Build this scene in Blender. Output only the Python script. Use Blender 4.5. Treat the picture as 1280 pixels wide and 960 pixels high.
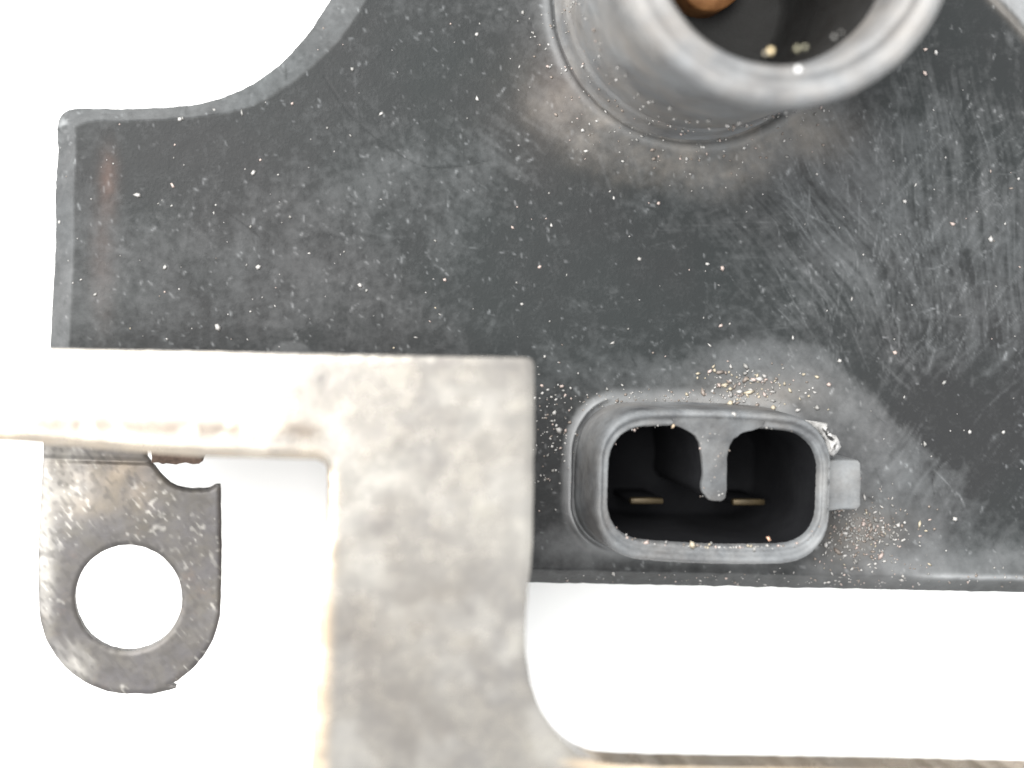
import bpy, math, random
import numpy as np

# ------------------------------------------------------------------ clear
for o in list(bpy.data.objects):
    bpy.data.objects.remove(o, do_unlink=True)
SC = bpy.context.scene
COL = SC.collection
random.seed(4)
MM = 0.001
PX = 20.0                    # one millimetre of the housing face covers 20 px of the photograph
D = 90.0                     # lens height above the housing face, mm
VX, VY = 323.0, 373.0        # point of the photograph straight below the lens (the picture is a crop)
TABLE = -18.0                # white sheet, mm below the housing face

def mmx(px, z=0.0):          # real x / y in mm of something seen at a photo column / row and standing z mm high
    return ((VX - 640) + (px - VX) * (D - z) / D) / PX
def mmy(py, z=0.0):
    return ((480 - VY) - (py - VY) * (D - z) / D) / PX

# ------------------------------------------------------------------ camera
cam_d = bpy.data.cameras.new('camera')
cam = bpy.data.objects.new('camera', cam_d); COL.objects.link(cam)
cam.location = (mmx(VX) * MM, mmy(VY) * MM, D * MM)
cam_d.sensor_width = 36.0
cam_d.lens = D * PX / 1280 * 36.0
cam_d.shift_x = (640 - VX) / 1280
cam_d.shift_y = -(480 - VY) / 1280
cam_d.clip_start = 0.005; cam_d.clip_end = 20.0
cam_d.dof.use_dof = True
cam_d.dof.focus_distance = (D - 1.6) * MM
cam_d.dof.aperture_fstop = cam_d.lens / 3.2
SC.camera = cam

# ------------------------------------------------------------------ light
W = bpy.data.worlds.new('World'); SC.world = W; W.use_nodes = True
bg = W.node_tree.nodes['Background']
bg.inputs[0].default_value = (0.97, 0.99, 1.0, 1); bg.inputs[1].default_value = 1.0

ld = bpy.data.lights.new('window_light', 'AREA'); ld.shape = 'RECTANGLE'
ld.size = 0.64; ld.size_y = 0.60; ld.energy = 9.0; ld.color = (1.0, 0.985, 0.95)
lo = bpy.data.objects.new('window_light', ld); COL.objects.link(lo)
lo.location = (-0.30, 0.225, 0.42)
lo.rotation_euler = (math.radians(-18), math.radians(-16), 0)

SC.view_settings.view_transform = 'Standard'; SC.view_settings.look = 'None'
SC.view_settings.gamma = 1.0; SC.view_settings.use_curve_mapping = False
SC.view_settings.exposure = 0.75

# ------------------------------------------------------------------ noise helpers
def vnoise(x, y, seed):
    r = np.random.RandomState(seed); n = 256
    t = r.rand(n, n)
    xi = np.floor(x).astype(int); yi = np.floor(y).astype(int)
    fx = x - xi; fy = y - yi
    fx = fx * fx * (3 - 2 * fx); fy = fy * fy * (3 - 2 * fy)
    a = t[xi % n, yi % n]; b = t[(xi + 1) % n, yi % n]
    c = t[xi % n, (yi + 1) % n]; d = t[(xi + 1) % n, (yi + 1) % n]
    return (a * (1 - fx) + b * fx) * (1 - fy) + (c * (1 - fx) + d * fx) * fy
def fbm(x, y, scale, seed, octs=4, gain=.5):
    s = 0; a = 1; t = 0
    for k in range(octs):
        ca, sa = math.cos(.7 * k + .3), math.sin(.7 * k + .3)
        u = (x * ca - y * sa) / scale * 2 ** k + 31.7 * k; v = (x * sa + y * ca) / scale * 2 ** k + 17.3 * k
        s = s + a * vnoise(u, v, seed + k); t += a; a *= gain
    return s / t
def sstep(a, b, x):
    t = np.clip((x - a) / (b - a), 0, 1); return t * t * (3 - 2 * t)
def blob(X, Y, cx, cy, rx, ry, deg=0):
    a = math.radians(deg); dx, dy = X - cx, Y - cy
    u = (dx * math.cos(a) + dy * math.sin(a)) / rx; v = (-dx * math.sin(a) + dy * math.cos(a)) / ry
    return np.exp(-(u * u + v * v))

# ------------------------------------------------------------------ outlines (photo pixels, turned to mm by the builders)
def smooth(pts, n=10):       # Catmull-Rom through open points
    out = []
    P = [pts[0]] + list(pts) + [pts[-1]]
    for i in range(1, len(P) - 2):
        p0, p1, p2, p3 = [np.array(q, float) for q in P[i - 1:i + 3]]
        for k in range(n):
            t = k / n
            out.append(.5 * (2 * p1 + (p2 - p0) * t + (2 * p0 - 5 * p1 + 4 * p2 - p3) * t * t + (3 * p1 - p0 - 3 * p2 + p3) * t ** 3))
    out.append(np.array(pts[-1], float))
    return [tuple(q) for q in out]
def rrect(x0, x1, y0, y1, rad, n=14, bulge=0.0, rot=0.0, p=2.3):
    """closed rounded rectangle with slightly bowed sides"""
    cx, cy = (x0 + x1) / 2, (y0 + y1) / 2; hx, hy = (x1 - x0) / 2, (y1 - y0) / 2
    pts = []
    for (sx, sy, a0) in ((1, -1, -90), (1, 1, 0), (-1, 1, 90), (-1, -1, 180)):
        for k in range(n + 1):
            a = math.radians(a0 + 90 * k / n)
            ux, uy = math.cos(a), math.sin(a)
            ux = math.copysign(abs(ux) ** (2 / p), ux); uy = math.copysign(abs(uy) ** (2 / p), uy)
            pts.append((sx * (hx - rad) + rad * ux, sy * (hy - rad) + rad * uy))
    q = []
    for i, (x, y) in enumerate(pts):                    # subdivide long sides
        x2, y2 = pts[(i + 1) % len(pts)]
        m = max(1, int(math.hypot(x2 - x, y2 - y) / 8))
        for k in range(m):
            q.append((x + (x2 - x) * k / m, y + (y2 - y) * k / m))
    c, s = math.cos(math.radians(rot)), math.sin(math.radians(rot))
    out = []
    for (x, y) in q:
        y += math.copysign(bulge * (1 - (x / hx) ** 2), y) if abs(y) > hy * .4 else 0
        out.append((cx + x * c - y * s, cy + x * s + y * c))
    return out
def sdist(X, Y, loops):
    """signed distance to closed loops (negative inside, even-odd), and nearest point"""
    best = np.full(X.shape, 1e18); nx = np.zeros_like(X); ny = np.zeros_like(Y); ins = np.zeros(X.shape, bool)
    for L in loops:
        n = len(L)
        for i in range(n):
            ax, ay = L[i]; bx, by = L[(i + 1) % n]
            ex, ey = bx - ax, by - ay; l2 = ex * ex + ey * ey
            if l2 < 1e-12: continue
            t = np.clip(((X - ax) * ex + (Y - ay) * ey) / l2, 0, 1)
            qx = ax + t * ex; qy = ay + t * ey
            d2 = (X - qx) ** 2 + (Y - qy) ** 2
            m = d2 < best
            best = np.where(m, d2, best); nx = np.where(m, qx, nx); ny = np.where(m, qy, ny)
            if ay != by:
                cr = ((ay > Y) != (by > Y)) & (X < ax + (Y - ay) / (by - ay) * ex)
                ins ^= cr
    d = np.sqrt(best)
    return np.where(ins, -d, d), nx, ny

# ------------------------------------------------------------------ object helpers
def link(name, me, mat, parent=None):
    o = bpy.data.objects.new(name, me); COL.objects.link(o)
    if mat: me.materials.append(mat)
    if parent: o.parent = parent
    return o
def shade(me, val=True):
    me.polygons.foreach_set('use_smooth', np.full(len(me.polygons), val))
def pydata(name, V, F, mat, parent=None, smooth_=True):
    me = bpy.data.meshes.new(name)
    me.from_pydata([(v[0] * MM, v[1] * MM, v[2] * MM) for v in V], [], F); me.validate(); me.update()
    if smooth_: shade(me)
    return link(name, me, mat, parent)

def relief(name, loops, z, step, heightf, zbot, mat, parent, attrs=None, holes=()):
    """A solid whose upper face is a fine relief: a dense sheet trimmed exactly to its outline, with walls down to zbot.
    Outlines come in photo px for something z mm high."""
    xs = [p[0] for L in loops for p in L]; ys = [p[1] for L in loops for p in L]
    gx = np.arange(min(xs) - step * 1.5, max(xs) + step * 2, step); gy = np.arange(min(ys) - step * 1.5, max(ys) + step * 2, step)
    X, Y = np.meshgrid(gx, gy, indexing='ij')
    # distance near the outline exactly, elsewhere from the same loops (vectorised)
    cs = 6                                                # coarse pass, then exact values only near the outline
    c0, _, _ = sdist(X[::cs, ::cs], Y[::cs, ::cs], loops)
    sd = np.repeat(np.repeat(c0, cs, 0), cs, 1)[:X.shape[0], :X.shape[1]].copy()
    nx = X.copy(); ny = Y.copy(); near = np.abs(sd) < 62 + cs * step * 1.5
    sd[near], nx[near], ny[near] = sdist(X[near], Y[near], loops)
    inside = sd < -step * .35
    cellin = inside[:-1, :-1] | inside[1:, :-1] | inside[:-1, 1:] | inside[1:, 1:]
    for h in holes:
        cx = (X[:-1, :-1] + X[1:, 1:]) / 2; cy = (Y[:-1, :-1] + Y[1:, 1:]) / 2
        hd, _, _ = sdist(cx, cy, [h]); cellin &= hd > 0
    Xs = np.where(inside, X, nx); Ys = np.where(inside, Y, ny); sds = np.where(inside, sd, 0.0)
    Z = heightf(Xs, Ys, sds)
    n0, n1 = X.shape
    ii, jj = np.nonzero(cellin)
    ida = ii * n1 + jj
    quads = np.stack([ida, ida + 1, ida + n1 + 1, ida + n1], 1)
    used = np.unique(quads); remap = np.full(n0 * n1, -1); remap[used] = np.arange(len(used))
    quads = remap[quads]
    vx = ((VX - 640) + (Xs.ravel()[used] - VX) * (D - z) / D) / PX
    vy = ((480 - VY) - (Ys.ravel()[used] - VY) * (D - z) / D) / PX
    vz = z + Z.ravel()[used]
    V = np.stack([vx, vy, vz], 1)
    e = np.concatenate([quads[:, [0, 1]], quads[:, [1, 2]], quads[:, [2, 3]], quads[:, [3, 0]]])
    key = np.minimum(e[:, 0], e[:, 1]).astype(np.int64) * len(used) + np.maximum(e[:, 0], e[:, 1])
    _, inv, cnt = np.unique(key, return_inverse=True, return_counts=True)
    be = e[cnt[inv] == 1]
    bv = np.unique(be); m2 = np.full(len(used), -1); m2[bv] = len(used) + np.arange(len(bv))
    m3 = np.full(len(used), -1); m3[bv] = len(used) + len(bv) + np.arange(len(bv))
    B = V[bv].copy(); B[:, 2] = zbot
    W0 = V[bv].copy()                                   # own upper row for the walls: keeps the edge crisp
    skirt = np.stack([m2[be[:, 1]], m2[be[:, 0]], m3[be[:, 0]], m3[be[:, 1]]], 1)
    allV = np.concatenate([V, W0, B]); allF = np.concatenate([quads[:, ::-1] * 0 + quads[:, [0, 3, 2, 1]], skirt[:, ::-1]])
    me = bpy.data.meshes.new(name)
    me.vertices.add(len(allV)); me.vertices.foreach_set('co', (allV * MM).astype(np.float32).ravel())
    me.loops.add(len(allF) * 4); me.loops.foreach_set('vertex_index', allF.astype(np.int32).ravel())
    me.polygons.add(len(allF)); me.polygons.foreach_set('loop_start', np.arange(0, len(allF) * 4, 4, dtype=np.int32))
    me.update(calc_edges=True); me.validate()
    shade(me)
    if attrs:
        for an, f in attrs.items():
            a = f(Xs, Ys, sds).ravel()[used]
            full = np.concatenate([a, a[bv], a[bv]]).astype(np.float32)
            at = me.attributes.new(an, 'FLOAT', 'POINT'); at.data.foreach_set('value', full)
    return link(name, me, mat, parent)

def loft(name, rings, mat, parent, close_end=False, z_of=None):
    """rings: list of equal-length closed loops of (x,y,z) mm"""
    n = len(rings[0]); V = [v for r in rings for v in r]; F = []
    for k in range(len(rings) - 1):
        for i in range(n):
            j = (i + 1) % n
            F.append((k * n + i, k * n + j, (k + 1) * n + j, (k + 1) * n + i))
    if close_end: F.append(tuple((len(rings) - 1) * n + i for i in range(n)))
    return pydata(name, V, F, mat, parent)
def lathe(name, prof, cx, cy, mat, parent, n=128, wob=0.0, seed=1, close_end=False):
    r_ = np.random.RandomState(seed); ph = r_.rand(6) * 6.28
    rings = []
    for (r, z) in prof:
        ring = []
        for i in range(n):
            a = 2 * math.pi * i / n
            w = wob * (math.sin(3 * a + ph[0]) + .7 * math.sin(7 * a + ph[1]) + .5 * math.sin(17 * a + ph[2] + z)) if r > .01 else 0
            ring.append((cx + (r + w) * math.cos(a), cy + (r + w) * math.sin(a), z + w * .6))
        rings.append(ring)
    return loft(name, rings, mat, parent, close_end)
def offset(L, d):            # shift a closed loop outward by d
    n = len(L); A = sum(L[i][0] * L[(i + 1) % n][1] - L[(i + 1) % n][0] * L[i][1] for i in range(n))
    s = 1 if A > 0 else -1; out = []
    for i in range(n):
        tx = L[(i + 1) % n][0] - L[i - 1][0]; ty = L[(i + 1) % n][1] - L[i - 1][1]; l = math.hypot(tx, ty) or 1
        out.append((L[i][0] + s * ty / l * d, L[i][1] - s * tx / l * d))
    return out

# ------------------------------------------------------------------ materials
class NT:
    def __init__(s, name):
        s.m = bpy.data.materials.new(name); s.m.use_nodes = True; s.t = s.m.node_tree
        s.b = s.t.nodes['Principled BSDF']
    def n(s, ty, **kw):
        o = s.t.nodes.new(ty)
        for k, v in kw.items():
            if k.startswith('i_'):
                o.inputs[k[2:].replace('_', ' ')].default_value = v
            else: setattr(o, k, v)
        return o
    def l(s, a, b): s.t.links.new(a, b)
    def noise(s, scale, detail=4, rough=.55, stretch=None, vec=None):
        tc = s.n('ShaderNodeTexCoord'); src = tc.outputs['Object']
        if stretch:
            mp = s.n('ShaderNodeMapping'); mp.inputs['Scale'].default_value = stretch[:3]
            if len(stretch) > 3: mp.inputs['Rotation'].default_value = (0, 0, math.radians(stretch[3]))
            s.l(src, mp.inputs['Vector']); src = mp.outputs['Vector']
        t = s.n('ShaderNodeTexNoise'); t.inputs['Scale'].default_value = scale; t.inputs['Detail'].default_value = detail
        t.inputs['Roughness'].default_value = rough
        s.l(src, t.inputs['Vector']); return t.outputs['Fac']
    def ramp(s, fac, stops):
        r = s.n('ShaderNodeValToRGB'); e = r.color_ramp.elements
        while len(e) < len(stops): e.new(.5)
        for k, (p, c) in enumerate(stops):
            e[k].position = p; e[k].color = (*(c if hasattr(c, '__len__') else (c, c, c)), 1)
        s.l(fac, r.inputs['Fac']); return r.outputs['Color']
    def mix(s, fac, a, b, mode='MIX'):
        m = s.n('ShaderNodeMix', data_type='RGBA', blend_type=mode)
        for sock, v in ((m.inputs[0], fac), (m.inputs[6], a), (m.inputs[7], b)):
            if hasattr(v, 'is_output'): s.l(v, sock)
            elif hasattr(v, '__len__'): sock.default_value = (*v, 1)
            else: sock.default_value = v
        return m.outputs[2]
    def math(s, op, a, b=None, clamp=False):
        m = s.n('ShaderNodeMath', operation=op, use_clamp=clamp)
        for i, v in enumerate((a, b)):
            if v is None: continue
            if hasattr(v, 'is_output'): s.l(v, m.inputs[i])
            else: m.inputs[i].default_value = v
        return m.outputs[0]
    def attr(s, name):
        a = s.n('ShaderNodeAttribute', attribute_name=name); return a.outputs['Fac']
    def bump(s, h, strength, dist):
        b = s.n('ShaderNodeBump'); b.inputs['Strength'].default_value = strength; b.inputs['Distance'].default_value = dist
        s.l(h, b.inputs['Height']); s.l(b.outputs['Normal'], s.b.inputs['Normal'])
    def set(s, **kw):
        for k, v in kw.items():
            sock = s.b.inputs[k.replace('_', ' ')]
            if hasattr(v, 'is_output'): s.l(v, sock)
            elif hasattr(v, '__len__'): sock.default_value = (*v, 1)
            else: sock.default_value = v
        return s.m

PLASTIC = (.0145, .0165, .0170); DUSTC = (.255, .268, .278); TAN = (.22, .195, .17); RED = (.11, .065, .05)
def plastic_mat(name, film=None, face=False, base=PLASTIC, rough=.42, amount=.08, spec=.14):
    t = NT(name)
    n1 = t.noise(900, 5, .6); n2 = t.noise(4200, 3, .7)
    fine = t.math('MULTIPLY', n1, n2)
    if face:
        d = t.math('ADD', t.attr('dust'), t.math('MULTIPLY', t.math('SUBTRACT', fine, .25), .16), True)
        dc = t.mix(t.ramp(t.noise(75, 4, .6), [(.38, 0), (.64, 1)]), DUSTC, (.262, .264, .270))
        bc = t.mix(t.ramp(t.noise(55, 3, .6), [(.4, 0), (.62, 1)]), base, (.0160, .0165, .0172))
        c = t.mix(d, bc, dc)
        c = t.mix(t.math('MULTIPLY', t.attr('tan'), t.math('ADD', n1, .35), True), c, TAN)
        c = t.mix(t.attr('red'), c, RED)
    else:
        d = t.math('MULTIPLY', t.ramp(t.noise(350, 6, .65), [(.35, 0), (.8, 1)]), amount * 2.2)
        d = t.math('ADD', d, t.math('MULTIPLY', fine, amount), True)
        c = t.mix(d, base, DUSTC)
        if film: c = t.mix(t.math('MULTIPLY', t.ramp(t.noise(220, 5, .6), [(.42, 0), (.75, 1)]), film), c, TAN)
    r = t.math('ADD', t.math('MULTIPLY', d, .5), rough, True)
    t.bump(fine, .35, .00012)
    return t.set(Base_Color=c, Roughness=r, Specular_IOR_Level=spec)
M_FACE = plastic_mat('dusty_black_plastic', face=True, rough=.46)
M_TOWER = plastic_mat('tower_plastic', film=.6, amount=.25, base=(.078, .077, .078), rough=.36, spec=.4)
M_COLLAR = plastic_mat('scuffed_plastic', film=.30, amount=.26, base=(.040, .041, .044), rough=.42, spec=.18)
M_RIB = plastic_mat('rib_plastic', film=.2, amount=.18, base=(.022, .022, .0235), rough=.5, spec=.12)
M_BORE = plastic_mat('bore_plastic', base=(.013, .0125, .012), rough=.6, amount=.02, spec=.2)
M_CAVITY = plastic_mat('socket_plastic_shaded', base=(.0055, .0056, .0066), rough=.85, amount=.008, spec=.06)  # blacker than the housing plastic: the socket's inner shade put into the colour

def steel_mat(name, base, dark, tan, rust_amt, rough, metal, DK=(.05, .046, .044)):
    t = NT(name)
    big = t.noise(170, 5, .6); mid = t.noise(620, 5, .6); fine = t.noise(3200, 3, .65)
    c = t.mix(t.ramp(big, [(.35, 0), (.68, 1)]), dark, base)
    c = t.mix(t.math('MULTIPLY', t.ramp(mid, [(.40, 0), (.70, 1)]), .35), c, tan)
    c = t.mix(t.math('MULTIPLY', t.ramp(t.noise(260, 6, .7), [(.58, 0), (.74, 1)]), rust_amt), c, (.30, .15, .06))
    c = t.mix(t.attr('edge'), c, (.62, .49, .35))
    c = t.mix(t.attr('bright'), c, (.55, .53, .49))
    c = t.mix(t.attr('dark'), c, DK)
    r = t.math('ADD', t.math('MULTIPLY', mid, .3), rough - .15, True)
    h = t.math('ADD', t.math('MULTIPLY', fine, .4), mid)
    t.bump(h, .4, .00003)
    return t.set(Base_Color=c, Roughness=r, Metallic=metal)
M_CORE = steel_mat('weathered_core_steel', (.285, .267, .243), (.225, .211, .199), (.34, .315, .265), .03, .25, .9, DK=(.10, .078, .062))
M_TAB = steel_mat('weathered_tab_steel', (.092, .087, .086), (.060, .056, .058), (.100, .088, .058), .10, .45, .5)
t = NT('rusty_edge_steel'); n = t.noise(1500, 5, .7)
M_RUST = t.set(Base_Color=t.ramp(n, [(.3, (.03, .018, .012)), (.7, (.12, .08, .06))]), Roughness=.85)
t = NT('brass'); M_BRASS = t.set(Base_Color=t.ramp(t.noise(1400, 4), [(.3, (.03, .022, .011)), (.7, (.075, .056, .03))]), Roughness=.5, Metallic=.6)
t = NT('copper'); M_COPPER = t.set(Base_Color=t.ramp(t.noise(900, 4), [(.3, (.20, .085, .03)), (.7, (.36, .17, .065))]), Roughness=.6, Metallic=.4)
t = NT('white_paper'); n = t.noise(2500, 3); t.bump(n, .2, .00005)
M_PAPER = t.set(Base_Color=t.ramp(t.noise(25, 4), [(.3, (.895, .895, .89)), (.7, (.92, .92, .915))]), Roughness=.9)
t = NT('dust_grain_material'); a = t.n('ShaderNodeAttribute', attribute_name='grain')
M_GRAIN = t.set(Base_Color=t.mix(t.math('MULTIPLY', t.noise(5000, 3), .4), a.outputs['Color'], (.2, .18, .16)), Roughness=.6)
t = NT('white_residue_material'); n = t.noise(3000, 4, .7); t.bump(n, .6, .0001)
M_RESID = t.set(Base_Color=t.ramp(n, [(.3, (.16, .158, .155)), (.62, (.36, .355, .35))]), Roughness=.6)

# ------------------------------------------------------------------ white sheet underneath
S = 300.0
gv = []; gf = []; N = 60
for i in range(N + 1):
    for j in range(N + 1):
        x = -S + 2 * S * i / N; y = -S + 2 * S * j / N
        gv.append((x, y, TABLE))
for i in range(N):
    for j in range(N):
        gf.append((i * (N + 1) + j, (i + 1) * (N + 1) + j, (i + 1) * (N + 1) + j + 1, i * (N + 1) + j + 1))
sheet = pydata('white_sheet', gv, gf, M_PAPER); sheet['kind'] = 'structure'
sheet['label'] = 'plain white sheet lying flat under the coil'; sheet['category'] = 'sheet'

# ------------------------------------------------------------------ the coil
coil = bpy.data.objects.new('ignition_coil', None); COL.objects.link(coil)
coil.location = (0, 0, TABLE * MM)
coil['label'] = 'dusty black plastic ignition coil with steel core, mounting tab and two pin socket'
coil['category'] = 'ignition coil'

TCX, TCY, TR = 868.0, 0.0, 172.0            # tower foot in the face
# connector: rim stands CZ mm high
CZ = 5.0
inner_px = rrect(763, 1026, 541, 675, 46, bulge=7, rot=1.6)
outer_px = rrect(745, 1041, 519, 700, 64, bulge=7, rot=1.6)
def to_face(L, z):           # where an outline z mm high stands on the face, in face px
    k = (D - z) / D
    return [(VX + (x - VX) * k, VY + (y - VY) * k) for x, y in L]
foot_px = to_face(outer_px, CZ)
well_px = to_face(offset(inner_px, 6), CZ)
hole_tower = [(TCX + 150 * math.cos(a), TCY + 150 * math.sin(a)) for a in np.linspace(0, 2 * math.pi, 60, endpoint=False)]

# --- housing outline
top_left = smooth([(59, 540), (60, 432), (62, 380), (66, 310), (66, 240), (69, 190), (68, 158)], 8) + \
    smooth([(68, 158), (72, 143), (84, 134), (100, 132)], 6)[1:] + \
    smooth([(100, 132), (150, 133), (205, 131), (245, 127), (290, 114), (330, 92), (365, 62), (395, 25), (418, -12), (455, -70), (520, -140), (620, -190)], 8)[1:]
housing_out = top_left + [(900, -215), (1090, -190), (1180, -120)] + \
    smooth([(1225, -85), (1276, -38), (1322, 12), (1365, 80), (1400, 200), (1420, 400), (1415, 700), (1412, 748)], 6) + \
    [(1280, 745), (1000, 739), (800, 735), (640, 732), (520, 731), (520, 540)]
rj = random.Random(7)
def jitter(L, amp, seg=7):
    out = []
    for i in range(len(L)):
        a, b = L[i], L[(i + 1) % len(L)]
        m = max(1, int(math.hypot(b[0] - a[0], b[1] - a[1]) / seg))
        for k in range(m):
            out.append((a[0] + (b[0] - a[0]) * k / m + rj.gauss(0, amp), a[1] + (b[1] - a[1]) * k / m + rj.gauss(0, amp)))
    return out
housing_out = jitter(housing_out, .32, 9)

def ch_width(X, Y):
    w = 27 + 12 * sstep(250, 430, X) * sstep(140, 20, Y) - 9 * sstep(85, 120, X) * sstep(330, 230, X) + 16 * sstep(1150, 1210, X) * sstep(140, 60, Y)
    return w - 6 * sstep(680, 720, Y)
def u_ch(X, Y, e): return sstep(-2, 2, e - ch_width(X, Y))
def housing_height(X, Y, sd):
    e = -sd                                               # px from the edge
    w = ch_width(X, Y)
    u = np.clip(e / w, 0, 1)
    z = -1.15 * (1 - u)                           # chamfered, worn edge
    z += .10 * np.exp(-((e - w - 4) / 5.0) ** 2) * sstep(1040, 1180, X) * sstep(600, 690, Y)
    z += .05 * (fbm(X, Y, 160, 3) - .5) + .018 * (fbm(X, Y, 18, 5) - .5)
    r = np.hypot(X - TCX, Y - TCY)
    ang = np.arctan2(Y - TCY, X - TCX)
    wob = 3 * (fbm(ang * 40, r * 0, 14, 9) - .5)
    z += .28 * np.exp(-((r - 187 - wob) / 8.0) ** 2)      # moulding flash round the tower foot
    z -= .15 * np.exp(-((r - 177 - wob) / 2.5) ** 2)
    z += .18 * sstep(250, 190, r)
    fd = FD(X, Y)
    left = sstep(775, 735, X) * sstep(690, 650, Y)
    wl = 2.2 * (fbm(X, Y, 20, 21) - .5)
    z += .50 * np.exp(-((fd - 11 - wl) / 3.6) ** 2) * left
    z -= .55 * np.exp(-((fd - 4 - wl) / 3.0) ** 2) * sstep(775, 735, X) * sstep(545, 590, Y)
    z += .22 * sstep(20, 2, fd) * (1 - left * .6)
    z -= GROOVE(X, Y) * .05
    return z

# maps drawn once on a fine face raster, then read by every builder
RS = 1.0; RX0, RY0 = -60, -240
RW, RH = 1520, 1010
def splat(img, pts, val, width=1.0):
    pts = np.asarray(pts, float)
    seg = np.hypot(*(pts[1:] - pts[:-1]).T); 
    for k in range(len(pts) - 1):
        m = max(2, int(seg[k] * 1.5)); tt = np.linspace(0, 1, m, endpoint=False)
        q = pts[k] + (pts[k + 1] - pts[k]) * tt[:, None]
        v = val[k] if hasattr(val, '__len__') else val
        R = int(math.ceil(width + .5))
        for dx in range(-R, R + 1):
            for dy in range(-R, R + 1):
                ix = np.round(q[:, 0]).astype(int) + dx; iy = np.round(q[:, 1]).astype(int) + dy
                d2 = (ix - q[:, 0]) ** 2 + (iy - q[:, 1]) ** 2
                w = v * np.exp(-d2 / (width * width * .5 + .08))
                gx_, gy_ = ix - RX0, iy - RY0
                ok = (gx_ >= 0) & (gy_ >= 0) & (gx_ < RW) & (gy_ < RH)
                np.maximum.at(img, (gx_[ok], gy_[ok]), w[ok])
def reader(img):
    def f(X, Y):
        u = np.clip(X - RX0, 0, RW - 1.01); v = np.clip(Y - RY0, 0, RH - 1.01)
        i = u.astype(int); j = v.astype(int); a = u - i; b = v - j
        return (img[i, j] * (1 - a) + img[i + 1, j] * a) * (1 - b) + (img[i, j + 1] * (1 - a) + img[i + 1, j + 1] * a) * b
    return f
R2X, R2Y = np.meshgrid(np.arange(RW) + RX0, np.arange(RH) + RY0, indexing='ij')
R2X = R2X.astype(float); R2Y = R2Y.astype(float)
_fd = np.full((RW, RH), 200.0)
i0, i1, j0, j1 = 640 - RX0, 1130 - RX0, 430 - RY0, 760 - RY0
_fd[i0:i1, j0:j1] = sdist(R2X[i0:i1, j0:j1], R2Y[i0:i1, j0:j1], [foot_px])[0]
FD = reader(_fd)

scr = np.zeros((RW, RH)); groove = np.zeros((RW, RH))
rs = np.random.RandomState(12)
def scratch(x, y, deg, ln, val, width=.7, curve=0.0, img=scr):
    k = max(3, int(ln / 6)); pts = [(x, y)]; a = math.radians(deg)
    for _ in range(k):
        a += curve / k + rs.randn() * .03
        pts.append((pts[-1][0] + math.cos(a) * ln / k, pts[-1][1] + math.sin(a) * ln / k))
    prof = val * np.sin(np.linspace(.3, math.pi - .2, k)) * (.5 + rs.rand(k))
    splat(img, pts, prof, width)
for _ in range(620):                       # fan of scuffs right of the tower
    x = rs.uniform(960, 1300); y = rs.uniform(120, 430)
    d = 88 - 40 * np.clip((1110 - x) / 130, -.6, 1.1) + rs.randn() * 9
    if x < 1100: d = 52 + rs.randn() * 7 + (x - 960) * .12
    scratch(x, y, d, abs(rs.randn()) * 34 + 8, rs.uniform(.05, .26), rs.uniform(.5, 1.2), .35 + rs.randn() * .45)
for _ in range(130):
    scratch(rs.uniform(1060, 1290), rs.uniform(420, 620), 118 + rs.randn() * 12, rs.uniform(8, 60), rs.uniform(.04, .16), .7)
for _ in range(260):
    scratch(rs.uniform(80, 960), rs.uniform(-40, 430), rs.uniform(0, 180), abs(rs.randn()) * 14 + 4, rs.uniform(.05, .22), rs.uniform(.5, 1), rs.randn() * .8)
for _ in range(70):
    scratch(rs.uniform(700, 960), rs.uniform(270, 420), rs.randn() * 8 - 4, rs.uniform(30, 120), rs.uniform(.03, .10), .9)
for (x, y, d, l, v) in ((1012, 232, 88, 55, .35), (1200, 110, 80, 30, .3), (1216, 140, 62, 60, .3), (1098, 280, 95, 45, .3), (1108, 300, -40, 20, .35), (1130, 282, 20, 14, .35),
                        (620, 318, -25, 18, .5), (632, 292, 70, 12, .5), (838, 335, 40, 22, .45), (560, 245, 75, 20, .45), (1168, 588, 40, 36, .4), (1195, 612, 55, 30, .4), (1176, 584, -50, 24, .35)):
    scratch(x, y, d, l, v, 1.0, .3)
# dark hairlines cut into the face
splat(groove, smooth([(405, 95), (440, 145), (480, 180), (530, 208), (580, 207), (612, 200)], 8), .8, 1.0)
splat(groove, smooth([(265, 258), (290, 270), (312, 286), (325, 296)], 8), .9, .9)
splat(groove, smooth([(1168, 618), (1166, 600), (1175, 583), (1190, 575)], 6), .7, .9)
GROOVE = reader(groove)

fleck = np.zeros((RW, RH))                 # flat dried flecks of dirt
for _ in range(4200):
    x = rs.uniform(70, 1290); y = rs.uniform(-30, 735)
    keep = .25 + .75 * fbm(np.array([x]), np.array([y]), 110, 41)[0]
    if x < 520 and y > 180: keep += .3
    if rs.rand() > keep * .8: continue
    splat(fleck, [(x, y), (x + rs.randn() * 2, y + rs.randn() * 2.5)], rs.uniform(.08, .55) ** 1.2, rs.uniform(.6, 1.9))
smear = np.zeros((RW, RH)); dark = np.zeros((RW, RH))
for _ in range(95):                        # broad wiped strokes
    x = rs.uniform(80, 1280); y = rs.uniform(0, 600)
    if x > 950: dg = 52 + rs.randn() * 10 if x < 1120 else 84 + rs.randn() * 10
    elif y < 260 and x > 560: dg = rs.uniform(20, 70)
    else: dg = rs.choice([-8, 95, 40]) + rs.randn() * 16
    scratch(x, y, dg, rs.uniform(30, 130), rs.uniform(.015, .05), rs.uniform(1.5, 5), rs.randn() * .6, smear)
for _ in range(240):
    x = rs.uniform(80, 1290); y = rs.uniform(0, 700)
    dg = (50 if x < 1100 else 80) + rs.randn() * 12 if x > 940 else rs.uniform(0, 180)
    scratch(x, y, dg, rs.uniform(8, 60), rs.uniform(.08, .35), rs.uniform(.6, 1.6), rs.randn() * .5, dark)
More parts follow.
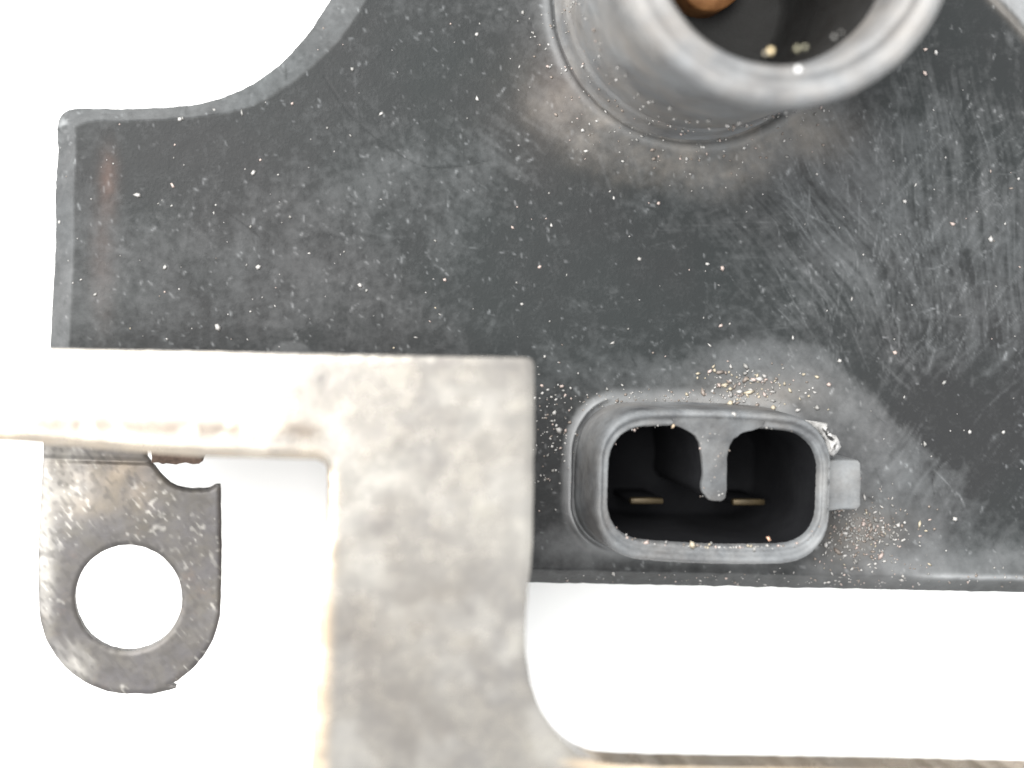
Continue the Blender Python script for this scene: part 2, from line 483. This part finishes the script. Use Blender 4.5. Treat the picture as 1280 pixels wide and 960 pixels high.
SMEAR = reader(smear); DARK = reader(dark)
FLECK = reader(fleck); SCR = reader(scr)

def STREAK(X, Y):
    # rubbed grain of the plastic: fine streaks that follow the wiping direction
    out = 0
    for (dg, mask, sw, sl, amp, seed) in ((54, blob(X, Y, 1040, 300, 110, 190, -25), 3.2, 70, .17, 201), (86, sstep(1080, 1150, X) * sstep(470, 400, Y), 2.8, 46, .14, 202),
                                          (126, sstep(1040, 1120, X) * sstep(400, 460, Y) * sstep(680, 600, Y), 4, 60, .12, 203), (-4, blob(X, Y, 810, 340, 140, 80), 3.5, 110, .09, 204),
                                          (92, sstep(650, 560, X) * sstep(60, 110, X), 4, 60, .035, 205), (38, blob(X, Y, 640, 190, 130, 120), 4, 60, .10, 206)):
        a = math.radians(dg); al = X * math.cos(a) + Y * math.sin(a); ac = -X * math.sin(a) + Y * math.cos(a)
        ac = ac + 70 * (fbm(X, Y, 190, seed + 20, 2) - .5)
        n_ = vnoise(ac / sw, al / sl, seed) * .6 + vnoise(ac / (sw * 2.7), al / (sl * 1.6), seed + 7) * .4
        out = out + amp * (n_ - .5) * mask
    return out
def dust(X, Y, sd):
    e = -sd
    warp = 30 * (fbm(X, Y, 90, 51) - .5); Xw, Yw = X + warp, Y - warp * .7
    d = .004 + .12 * (fbm(X, Y, 130, 31, 5) - .48) + .09 * (fbm(X * 1.6, Y, 34, 32, 4) - .5) + .10 * (fbm(X, Y, 7, 33, 3) - .5) + SMEAR(X, Y) - DARK(X, Y) * .22
    m = .6 + .8 * fbm(X, Y, 26, 35, 4)
    d += .115 * (1 - u_ch(X, Y, e)) * sstep(690, 660, Y)                      # rubbed chamfer, also paled to paint in its reflected light
    d += .50 * sstep(46, 36, e) * sstep(1215, 1250, X + 0 * Y) * sstep(170, 110, Y)        # paler far corner
    # grey haze beside the socket, with an irregular upper border
    bord = sstep(-10, 12, Y - (425 + np.maximum(0, X - 1020) * .95 + np.maximum(0, 930 - X) * .22 + 16 * (fbm(X, Y, 40, 61) - .5)))
    d += bord * m * (.20 * blob(Xw, Yw, 990, 480, 130, 75) + .20 * blob(Xw, Yw, 1110, 600, 85, 95, -20))
    d += .22 * m * blob(Xw, Yw, 1180, 705, 190, 34) + .05 * m * blob(X, Y, 760, 470, 120, 40)
    d += .20 * blob(X, Y, 740, 680, 70, 22) * m
    fd = FD(X, Y)
    d += .30 * sstep(24, 4, fd) * m
    d += .45 * np.exp(-((fd - 12) / 4.5) ** 2) * sstep(775, 735, X) * sstep(670, 640, Y)
    # dirt packed round the tower foot
    r = np.hypot(X - TCX, Y - TCY); dn = sstep(70, 160, Y)
    d += .10 * m * sstep(262, 195, r + warp) * dn
    d += (.16 + .25 * sstep(800, 700, X) * sstep(140, 60, Y)) * np.exp(-((r - 185) / 7.0) ** 2)
    d += .09 * m * blob(Xw, Yw, 1085, 215, 120, 140) + .07 * blob(Xw, Yw, 1230, 300, 100, 130) * m
    d += .06 * m * blob(Xw, Yw, 350, 330, 150, 80) * fbm(X, Y, 30, 71) + .04 * m * blob(Xw, Yw, 500, 230, 80, 50)
    d += STREAK(X, Y)
    d += .05 * m * blob(Xw, Yw, 130, 330, 60, 100)
    d -= .05 * blob(X, Y, 820, 330, 110, 60) + .05 * blob(X, Y, 1180, 500, 90, 60, 30) + .03 * blob(X, Y, 500, 60, 90, 70)
    d += .12 * sstep(20, 15, np.hypot((X - 364) / 1.5, (Y - 444)))                         # pale daub above the bar
    d += SCR(X, Y) * .62 + FLECK(X, Y) * .8 - GROOVE(X, Y) * .10
    d += .5 * np.exp(-((e - 22) / 3.5) ** 2) * sstep(1120, 1190, X) * sstep(690, 712, Y) * (.5 + fbm(X, Y, 20, 81))
    d += .45 * blob(X, Y, 77, 153, 7, 9) * sstep(.35, .6, fbm(X, Y, 6, 83, 3))       # chipped corner
    return np.clip(d, 0, .95)
def tan(X, Y, sd):
    r = np.hypot(X - TCX, Y - TCY); m = fbm(X, Y, 40, 91, 5)
    t = .62 * m * (.25 + fbm(X, Y, 9, 97, 3)) * sstep(270, 185, r + 36 * (fbm(X, Y, 50, 98) - .5)) * sstep(80, 160, Y) * sstep(1060, 960, X)
    t += .5 * m * blob(X, Y, 950, 492, 60, 24) + .5 * m * blob(X, Y, 1075, 665, 45, 36) + .25 * m * blob(X, Y, 850, 506, 90, 12)
    t += .12 * m * blob(X, Y, 700, 130, 90, 70) + .5 * m * blob(X, Y, 1015, 160, 45, 34)
    t += .3 * np.exp(-((-sd - 50) / 7) ** 2) * sstep(1180, 1220, X) * sstep(200, 100, Y)
    return np.clip(t, 0, .8)
def red(X, Y, sd):
    m = .4 + .9 * fbm(X, Y, 12, 95)
    return np.clip(m * (.32 * blob(X, Y, 136, 225, 11, 36) + .13 * blob(X, Y, 128, 330, 15, 80)) + .10 * blob(X, Y, 700, 110, 40, 60), 0, .7)

housing = relief('housing', [housing_out], 0.0, 2.0, housing_height, TABLE, M_FACE, None,
                 {'dust': dust, 'tan': tan, 'red': red}, holes=[hole_tower, well_px])
PARTS = [housing]

# --- high tension tower
tx, ty = mmx(TCX), mmy(TCY)
prof = [(9.05, -.35), (8.85, .0), (8.72, .25), (8.62, .5), (8.55, .9), (8.48, 1.5), (8.44, 2.0), (8.36, 2.15), (8.33, 2.6), (8.32, 4), (8.35, 8), (8.45, 11), (8.58, 12.4), (8.74, 13.1), (8.80, 13.7),
        (8.80, 14.9), (8.76, 15.3), (8.62, 15.7), (8.42, 15.93), (8.2, 16.0), (7.95, 15.93), (7.75, 15.78), (7.6, 15.68), (7.42, 15.70), (7.3, 15.82), (7.15, 15.92), (6.98, 15.88), (6.8, 15.66), (6.62, 15.3), (6.5, 14.9), (6.42, 14.3), (6.36, 13.0)]
tower = lathe('high_tension_tower', prof, tx, ty, M_TOWER, None, 200, .012); PARTS.append(tower)
bore = lathe('tower_bore', [(6.36, 13.0), (6.3, 11), (6.15, 4), (6.1, -.5), (5.6, -1.2), (2.2, -1.4), (.01, -1.4)], tx, ty, M_BORE, tower, 128)
cpx, cpy = mmx(884, 0), mmy(-22, 0)
lathe('tower_contact', [(2.0, -1.45), (2.0, .6), (1.85, .9), (1.0, 1.0), (.01, 1.0)], cpx, cpy, M_COPPER, tower, 48, .02)

# --- connector socket
def ring(L, z, off=0.0):
    k = (D - CZ) / D
    P = offset(L, off * PX / k) if off else L
    return [(mmx(x, CZ), mmy(y, CZ), z) for x, y in P]
n_o = len(outer_px)
def resample(L, n):
    A = np.array(L + [L[0]]); s = np.concatenate([[0], np.cumsum(np.hypot(*(A[1:] - A[:-1]).T))])
    q = np.linspace(0, s[-1], n, endpoint=False)
    return [(float(np.interp(v, s, A[:, 0])), float(np.interp(v, s, A[:, 1]))) for v in q]
# align both loops by angle so the rim is a clean band
def by_angle(L, n, cx=893.5, cy=609.0):
    A = np.array(L); an = np.unwrap(np.arctan2(A[:, 1] - cy, A[:, 0] - cx)); 
    o = np.argsort(np.mod(an, 2 * math.pi)); an = np.mod(an, 2 * math.pi)[o]; A = A[o]
    an = np.concatenate([an - 2 * math.pi, an, an + 2 * math.pi]); A = np.concatenate([A, A, A])
    q = np.linspace(0, 2 * math.pi, n, endpoint=False)
    return [(float(np.interp(v, an, A[:, 0])), float(np.interp(v, an, A[:, 1]))) for v in q]
NA = 260
Oa = by_angle(resample(outer_px, 600), NA); Ia = by_angle(resample(inner_px, 600), NA)
rw = random.Random(3)
def lerp(t): return [(o[0] + (i[0] - o[0]) * t, o[1] + (i[1] - o[1]) * t) for o, i in zip(Oa, Ia)]
rings = [ring(Oa, -.5, .12), ring(Oa, .1, .10), ring(Oa, .5, .05), ring(Oa, 1.2, .02), ring(Oa, CZ - 1, -.02), ring(Oa, CZ - .45, -.05), ring(Oa, CZ - .15, -.13), ring(Oa, CZ, -.27)]
rings += [ring(lerp(.36), CZ - .02), ring(lerp(.48), CZ - .16), ring(lerp(.56), CZ - .30), ring(lerp(.66), CZ - .33), ring(lerp(.76), CZ - .28), ring(lerp(.86), CZ - .30), ring(lerp(.95), CZ - .45), ring(Ia, CZ - .8)]
rr = []
for R in rings:
    rr.append([(x + rw.gauss(0, .008), y + rw.gauss(0, .008), z + rw.gauss(0, .012)) for x, y, z in R])
collar = loft('connector_socket', rr, M_COLLAR, None); PARTS.append(collar)
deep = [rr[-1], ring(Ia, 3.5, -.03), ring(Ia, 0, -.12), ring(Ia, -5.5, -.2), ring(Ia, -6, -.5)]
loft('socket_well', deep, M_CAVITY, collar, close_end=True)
def prism(name, L, z_lay, z0, z1, mat, parent, bev=.12, rough=0.0):
    """solid with a rounded upper edge from an outline seen z_lay mm high"""
    k = (D - z_lay) / D; rg = random.Random(len(name))
    def R(z, off): return [(mmx(x, z_lay) + rg.gauss(0, rough), mmy(y, z_lay) + rg.gauss(0, rough), z + rg.gauss(0, rough)) for x, y in (offset(L, off * PX / k) if off else L)]
    return loft(name, [R(z0, 0), R(z1 - bev, 0), R(z1 - bev * .3, -bev * .3), R(z1, -bev)], mat, parent, close_end=True)
rib = [(838, 517.5)] + smooth([(843, 532), (857, 537), (869, 545), (876, 560), (879, 592), (877, 606), (879, 617), (886, 624), (897, 627), (906, 624), (909, 612), (909, 580), (911, 562), (918, 549), (930, 541), (945, 537), (955, 533)], 3) + [(960, 520)]
rib = jitter(rib, .3, 12)
kr = prism('key_rib', rib, CZ - .2, CZ - .55, CZ - .2, M_RIB, collar, .07, .004)
prism('rib_web', offset(rib, -1.6), CZ - .2, -5.8, CZ - .5, M_CAVITY, kr, .05, 0)  # lower rib in the darkened socket colour, painting in its shade
lug = [(1028, 577), (1050, 575), (1072, 575), (1076, 579), (1077, 605), (1076, 632), (1072, 637), (1050, 637), (1028, 640)]
prism('latch_lug', jitter(lug, .25, 12), 4.0, -.2, 4.0, M_COLLAR, collar, .12, .008)
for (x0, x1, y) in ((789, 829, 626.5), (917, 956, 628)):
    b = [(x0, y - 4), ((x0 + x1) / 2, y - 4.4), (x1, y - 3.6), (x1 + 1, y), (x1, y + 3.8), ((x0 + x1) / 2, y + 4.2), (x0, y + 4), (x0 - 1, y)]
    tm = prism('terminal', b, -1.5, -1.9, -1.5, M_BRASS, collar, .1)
    prism('terminal_shank', b, -1.5, -6.2, -1.85, M_CAVITY, tm, .02)  # blade sides painted dark in place of their shadow
# torn white flake stuck between rim and lug
fl = [(1027, 531), (1036, 530), (1038, 540), (1047, 548), (1052, 556), (1048, 568), (1040, 572), (1033, 566), (1034, 552), (1028, 545)]
prism('white_residue', jitter(fl, 1.1, 4), 4.2, 1.5, 4.2, M_RESID, collar, .35, .05)

# --- laminated steel core
CH = 12.0; CT = 2.4
core_out = [(-260, 429)] + smooth([(-100, 433), (60, 437), (250, 440), (450, 444), (640, 447), (660, 448)], 4) + smooth([(660, 448), (666, 451), (668, 460)], 4)[1:] + \
    smooth([(668, 460), (668, 520), (668, 562), (667, 574), (667, 610), (665, 690), (660, 740), (657, 790), (659, 825), (667, 864), (684, 900), (708, 930), (736, 949), (775, 957), (900, 960), (1100, 963), (1420, 970)], 6)[1:] + \
    [(1420, 1180), (372, 1180)] + smooth([(384, 1000), (390, 940), (394, 860), (399, 780), (403, 710), (411, 650), (412, 600), (408, 582), (396, 575)], 6) + \
    smooth([(396, 575), (330, 573), (255, 571), (180, 566), (110, 560), (50, 555), (-20, 551), (-260, 545)], 4)[1:]
core_out = jitter(core_out, .22, 10)
def core_height(X, Y, sd):
    e = -sd
    lower = sstep(470, 520, Y) * sstep(420, 380, X)
    w = 8 + 4 * lower
    u = np.clip(e / w, 0, 1)
    z = -.12 * (1 - u) ** 2
    z += .06 * (fbm(X, Y, 90, 101, 3) - .5) + .012 * (fbm(X, Y, 22, 103, 3) - .5)
    return z
def core_edge(X, Y, sd):
    e = -sd; m = .35 + 1.1 * fbm(X, Y, 26, 111)
    lo_ = sstep(26, 2, e) * sstep(430, 400, X) * sstep(545, 560, Y + .06 * (300 - X))
    return np.clip(.80 * sstep(30, 6, e) * sstep(945, 955, Y) + m * (.62 * sstep(30, 4, e) * sstep(430, 412, X) * sstep(575, 600, Y) + .30 * lo_ + 0 * X + .9 * blob(X, Y, -10, 528, 40, 16) + .4 * blob(X, Y, 320, 528, 40, 14)), 0, .85)
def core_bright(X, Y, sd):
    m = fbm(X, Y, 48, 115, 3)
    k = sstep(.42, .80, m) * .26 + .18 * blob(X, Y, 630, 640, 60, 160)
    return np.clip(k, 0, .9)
def core_dark(X, Y, sd):
    m = fbm(X, Y, 110, 119, 4)
    return np.clip(.26 * sstep(.40, .66, m) * blob(X, Y, 510, 760, 120, 260) + .06 * sstep(.5, .7, fbm(X, Y, 40, 118)) + (.75 * sstep(.36, .62, fbm(X * 1.5, Y, 26, 117))) * np.exp(-((Y - 533 - .03 * (X - 150)) / 13.0) ** 2) * sstep(430, 380, X), 0, .75)
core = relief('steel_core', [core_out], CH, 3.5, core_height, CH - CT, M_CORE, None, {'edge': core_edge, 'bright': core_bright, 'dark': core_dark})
PARTS.append(core)
strip = [(187, 560), (253, 563), (254, 577), (248, 579), (215, 580), (190, 579)]
# hidden lamination stack that carries the plate, and the bent strip that carries the tab
def block(name, x0, x1, y0, y1, z0, z1, mat, parent):
    L = [(x0, y0), (x1, y0), (x1, y1), (x0, y1)]
    return prism(name, L, 0.0, z0, z1, mat, parent, .05)
block('lamination_stack', 430, 560, 470, 900, TABLE, CH - CT + .3, M_RUST, core)
block('tab_riser', 70, 178, 505, 528, -1.0, CH - CT + .3, M_RUST, core)
prism('rusty_lamination', jitter(strip, .8, 6), 3.0, -1.0, 3.0, M_RUST, core, .1, .03)

# --- mounting tab
arc = [(162 + 114 * math.cos(math.radians(a)) * (1.0), 753 + 115 * math.sin(math.radians(a))) for a in range(0, 181, 4)]
arc = [(x, y) for x, y in arc]
tab_out = [(56, 520), (180, 520), (184, 572), (192, 582), (200, 592), (212, 604), (222, 609), (240, 612), (262, 611), (270, 607), (276, 606), (277, 690)]  # notch at the upper right stands in for a blown-out highlight
tab_out += [p for p in arc if p[0] > 225] + [(222, 851), (212, 856), (224, 859), (212, 863), (190, 868)] + [p for p in arc if p[0] < 172][0:]
tab_out += [(47, 700), (49, 650), (52, 600)]
hole = [(160.5 + 67 * math.cos(a), 748 + 66.5 * math.sin(a)) for a in np.linspace(0, 2 * math.pi, 72, endpoint=False)]
tab_out = jitter(tab_out, .28, 7); hole = jitter(hole, .2, 7)
def tab_height(X, Y, sd):
    e = -sd
    z = -.10 * (1 - np.clip(e / 6, 0, 1)) ** 2 + .05 * (fbm(X, Y, 60, 121) - .5) + .012 * (fbm(X + .4 * Y, Y, 9, 123, 3) - .5)
    z -= .10 * np.exp(-((Y - 572 - .03 * X) / 3.0) ** 2)
    return z
def tab_bright(X, Y, sd):
    e = -sd; u = X * .8 - Y * .6; v = X * .6 + Y * .8
    m = vnoise(u / 7, v / 16, 131); g = fbm(X, Y, 60, 133)
    b = sstep(.7, .95, vnoise(u / 3.5, v / 7, 132)) * sstep(.38, .62, g) * .35
    b += .55 * blob(X, Y, 56, 690, 12, 90) * (.3 + fbm(X, Y, 12, 135)) + .4 * blob(X, Y, 85, 830, 26, 26) * (.2 + m) + .5 * blob(X, Y, 80, 600, 35, 40) * fbm(X, Y, 14, 137)
    return np.clip(b, 0, .9)
def tab_edge(X, Y, sd):
    m = fbm(X, Y, 24, 141)
    return np.clip(m * (.40 * blob(X, Y, 130, 590, 60, 18) + .25 * blob(X, Y, 95, 630, 50, 16) + .25 * blob(X, Y, 175, 615, 24, 20)), 0, .6)
def tab_dark(X, Y, sd):
    r = np.hypot(X - 160, Y - 748)
    return np.clip(.35 * sstep(110, 75, r) * (.4 + fbm(X, Y, 30, 145)) + .25 * sstep(.55, .75, fbm(X, Y, 20, 147)) + .4 * sstep(.5, .85, vnoise((X * .8 - Y * .6) / 4, (X * .6 + Y * .8) / 8, 149)), 0, .7)
tab = relief('mounting_tab', [tab_out, hole], 0.0, 2.0, tab_height, -.8, M_TAB, None, {'edge': tab_edge, 'bright': tab_bright, 'dark': tab_dark})
PARTS.append(tab)

for p in PARTS:
    p.parent = coil
    p.location = (0, 0, -TABLE * MM)

# ------------------------------------------------------------------ dust grains lying on the coil
rg = np.random.RandomState(77)
def grains(name, spots, label):
    """spots: x,y,z (mm), radius mm, colour, elongation"""
    base = np.array([(1, 0, 0), (.3, .95, 0), (-.8, .58, 0), (-.8, -.58, 0), (.3, -.95, 0), (0, 0, .9), (0, 0, -.6)])
    tri = np.array([(0, 1, 5), (1, 2, 5), (2, 3, 5), (3, 4, 5), (4, 0, 5), (1, 0, 6), (2, 1, 6), (3, 2, 6), (4, 3, 6), (0, 4, 6)])
    n = len(spots); V = np.zeros((n, 7, 3)); C = np.ones((n, 7, 4))
    for k, (x, y, z, r, c, el) in enumerate(spots):
        b = base * (1 + rg.randn(7, 1) * .22) * np.array([r * el, r / el ** .5, r * .38])
        a = rg.rand() * 6.28
        R = np.array([[math.cos(a), -math.sin(a), 0], [math.sin(a), math.cos(a), 0], [0, 0, 1]])
        V[k] = b @ R.T + np.array([x, y, z + r * .25]); C[k, :, :3] = c
    F = (tri[None] + 7 * np.arange(n)[:, None, None]).reshape(-1, 3)
    me = bpy.data.meshes.new(name)
    me.from_pydata((V.reshape(-1, 3) * MM).tolist(), [], F.tolist()); me.update(); shade(me)
    at = me.attributes.new('grain', 'FLOAT_COLOR', 'POINT'); at.data.foreach_set('color', C.reshape(-1).astype(np.float32))
    o = link(name, me, M_GRAIN); o['kind'] = 'stuff'; o['label'] = label; o['category'] = 'dust'
    return o
WHT, GRY, PNK, BRN, YEL = (.29, .285, .28), (.16, .16, .157), (.30, .24, .22), (.13, .105, .09), (.31, .27, .20)
def pick(ws):
    c = np.array([WHT, GRY, PNK, BRN, YEL][rg.choice(5, p=ws)]); return tuple(np.clip(c * rg.uniform(.75, 1.15), 0, .9))
hs_x, hs_y, hs_c = [], [], []
def on_face(x, y):
    X = np.array([x]); Y = np.array([y])
    sd, _, _ = sdist(X, Y, [HOUT]); 
    return sd[0]
HOUT = housing_out
cand = []
def add(x, y, r, c, el=1.0): cand.append((x, y, r, c, el))
for _ in range(560):
    x = rg.uniform(66, 1295); y = rg.uniform(-10, 738)
    k = .35 + .9 * (fbm(np.array([x]), np.array([y]), 120, 151)[0] - .3)
    if x < 540 and 200 < y < 430: k += .45
    if rg.rand() < k: add(x, y, min(4.2, .6 + rg.lognormal(-.35, .65)), pick((.45, .33, .13, .07, .02)), rg.choice([1, 1, 1.3, 1.8]))
for _ in range(420): add(1072 + rg.randn() * 34, 668 + rg.randn() * 24, .8 + abs(rg.randn()) * 1.0, pick((.25, .25, .22, .24, .04)), rg.uniform(1, 2))
for _ in range(120): add(rg.uniform(700, 1290), 728 + rg.randn() * 7, .7 + abs(rg.randn()) * .8, pick((.3, .35, .15, .18, .02)), 1.2)
for _ in range(190): add(938 + rg.randn() * 34, 488 + rg.randn() * 15, .9 + abs(rg.randn()) * 1.3, pick((.28, .15, .12, .15, .3)), rg.uniform(1, 1.8))
for _ in range(110): add(690 + rg.randn() * 16, 540 + rg.randn() * 40, .8 + abs(rg.randn()) * 1.0, pick((.45, .3, .15, .1, 0)), 1.2)
for _ in range(140): add(800 + rg.randn() * 60, 500 + rg.randn() * 9, .7 + abs(rg.randn()) * .8, pick((.4, .3, .1, .2, 0)), 1.2)
for _ in range(150):
    a = math.radians(rg.uniform(40, 175)); r_ = 176 + abs(rg.randn()) * 34; add(868 + r_ * math.cos(a), r_ * math.sin(a), .7 + abs(rg.randn()) * .9, pick((.35, .25, .15, .25, 0)), 1.3)
for (x, y, r, c) in ((225, 149, 4.5, WHT), (477, 142, 4, WHT), (689, 282, 3.6, WHT), (728, 163, 3.6, WHT), (823, 254, 4, PNK), (903, 335, 5, PNK), (884, 330, 4, WHT), (887, 432, 3.8, WHT),
                     (901, 407, 4, PNK), (1050, 451, 4.5, WHT), (1036, 481, 5.5, PNK), (1131, 252, 4, WHT), (1191, 280, 4.2, PNK), (1119, 441, 4.2, PNK), (1212, 540, 3.8, WHT), (1254, 540, 4.2, WHT),
                     (206, 334, 4.5, WHT), (323, 334, 4.6, WHT), (272, 409, 6, WHT), (556, 350, 3.5, PNK), (72, 277, 4, WHT), (596, 43, 3.5, WHT), (653, 16, 4, GRY), (1157, 62, 3.5, PNK), (1170, 65, 4, WHT),
                     (1156, 92, 4.5, PNK), (877, 185, 4, WHT), (1194, 649, 4, WHT), (1123, 657, 4, WHT), (1032, 681, 5, WHT), (1238, 300, 5, WHT), (450, 357, 3.8, WHT), (458, 363, 3.8, GRY), (440, 87, 4, GRY), (1180, 478, 4, GRY),
                     (1156, 555, 5, GRY), (924, 490, 5, WHT), (913, 492, 4, WHT), (965, 510, 5, YEL), (899, 482, 3.5, PNK), (165, 127, 3, GRY), (365, 129, 4, PNK), (268, 137, 3.5, GRY)):
    add(x, y, r * .8, tuple(np.array(c) * 1.05), rg.choice([1.0, 1.15, 1.35]))
A = np.array([(c[0], c[1]) for c in cand])
sdA, _, _ = sdist(A[:, 0], A[:, 1], [housing_out])
zA = housing_height(A[:, 0], A[:, 1], np.minimum(sdA, 0))
rA = np.hypot(A[:, 0] - TCX, A[:, 1] - TCY); fA = FD(A[:, 0], A[:, 1])
spots = []
for k, c in enumerate(cand):
    if sdA[k] > -3 or rA[k] < 174 or fA[k] < 2: continue
    spots.append((mmx(c[0]), mmy(c[1]), zA[k], c[2] / PX * .88, c[3], c[4]))
grains('dust_grains', spots, 'pale sand and dust grains scattered over the black housing face')

# crumbs caught on the socket rim and the tower lip
sp = []
def rim(x, y, z, r, c, el=1.2): sp.append((mmx(x, z), mmy(y, z), z - r / PX * .35, r / PX, c, el))
for k in range(0, NA):
    x, y = lerp(.93)[k]
    if y > 660 and rg.rand() < .55: rim(x + rg.randn() * 1.5, y + rg.randn() * 1.6, CZ - .3, .8 + abs(rg.randn()) * .9, pick((.35, .15, .15, .2, .15)))
    elif y < 545 and rg.rand() < .22 and not 840 < x < 955: rim(x, y + rg.randn(), CZ - .3, .7 + abs(rg.randn()) * .7, pick((.25, .25, .2, .25, .05)))
    elif rg.rand() < .06: rim(x, y, CZ - .3, .8, pick((.5, .3, .1, .1, 0)))
rim(960, 674, CZ - .25, 3.0, (.55, .30, .20), 1.3); rim(842, 533, CZ - .25, 2.6, (.36, .27, .18), 1.6); rim(918, 518, CZ, 3.6, WHT, 1.0); rim(866, 681, CZ - .2, 4, YEL)
for _ in range(30): rim(rg.uniform(875, 912), rg.uniform(540, 622), CZ - .2, .6 + abs(rg.randn()) * .7, pick((.4, .3, .1, .2, 0)))
for (x, y, z, r, c) in ((964, 64, 15.0, 4.5, (.70, .56, .32)), (958, 66, 15.1, 2.6, YEL), (997, 60, 14.8, 4, (.17, .16, .10)), (1006, 58, 14.8, 3.6, (.2, .19, .13)), (1043, 46, 14.9, 2.6, GRY), (1052, 41, 14.9, 2.2, GRY), (998, 87, 15.95, 5, (.85, .85, .85))):  # last one is a white grain put in for a lamp glint
    rim(x, y, z, r, c, 1.0)
for _ in range(90):                         # dust on the tower wall
    a = math.radians(rg.uniform(185, 300)); z = rg.uniform(.8, 7.5) ** 1.0; r_ = 8.55
    sp.append((tx + r_ * math.cos(a), ty + r_ * math.sin(a), z, (.8 + abs(rg.randn()) * .9) / PX, pick((.35, .25, .15, .25, 0)), 1.2))
grains('crumbs', sp, 'tan crumbs and bits, plus a white grain for a glint, caught on the socket rim and round tower')

# specks of dirt on the white sheet
sw = []
for (x, y, r) in ((895, 862, 2.6), (740, 793, 1.8), (1022, 821, 1.4), (748, 805, 1.2)):
    sw.append((mmx(x, TABLE), mmy(y, TABLE), TABLE + .02, r / PX * 1.1, (.03, .03, .03), 1.3))
grains('dirt_specks', sw, 'few tiny dark specks of dirt lying on the white sheet')
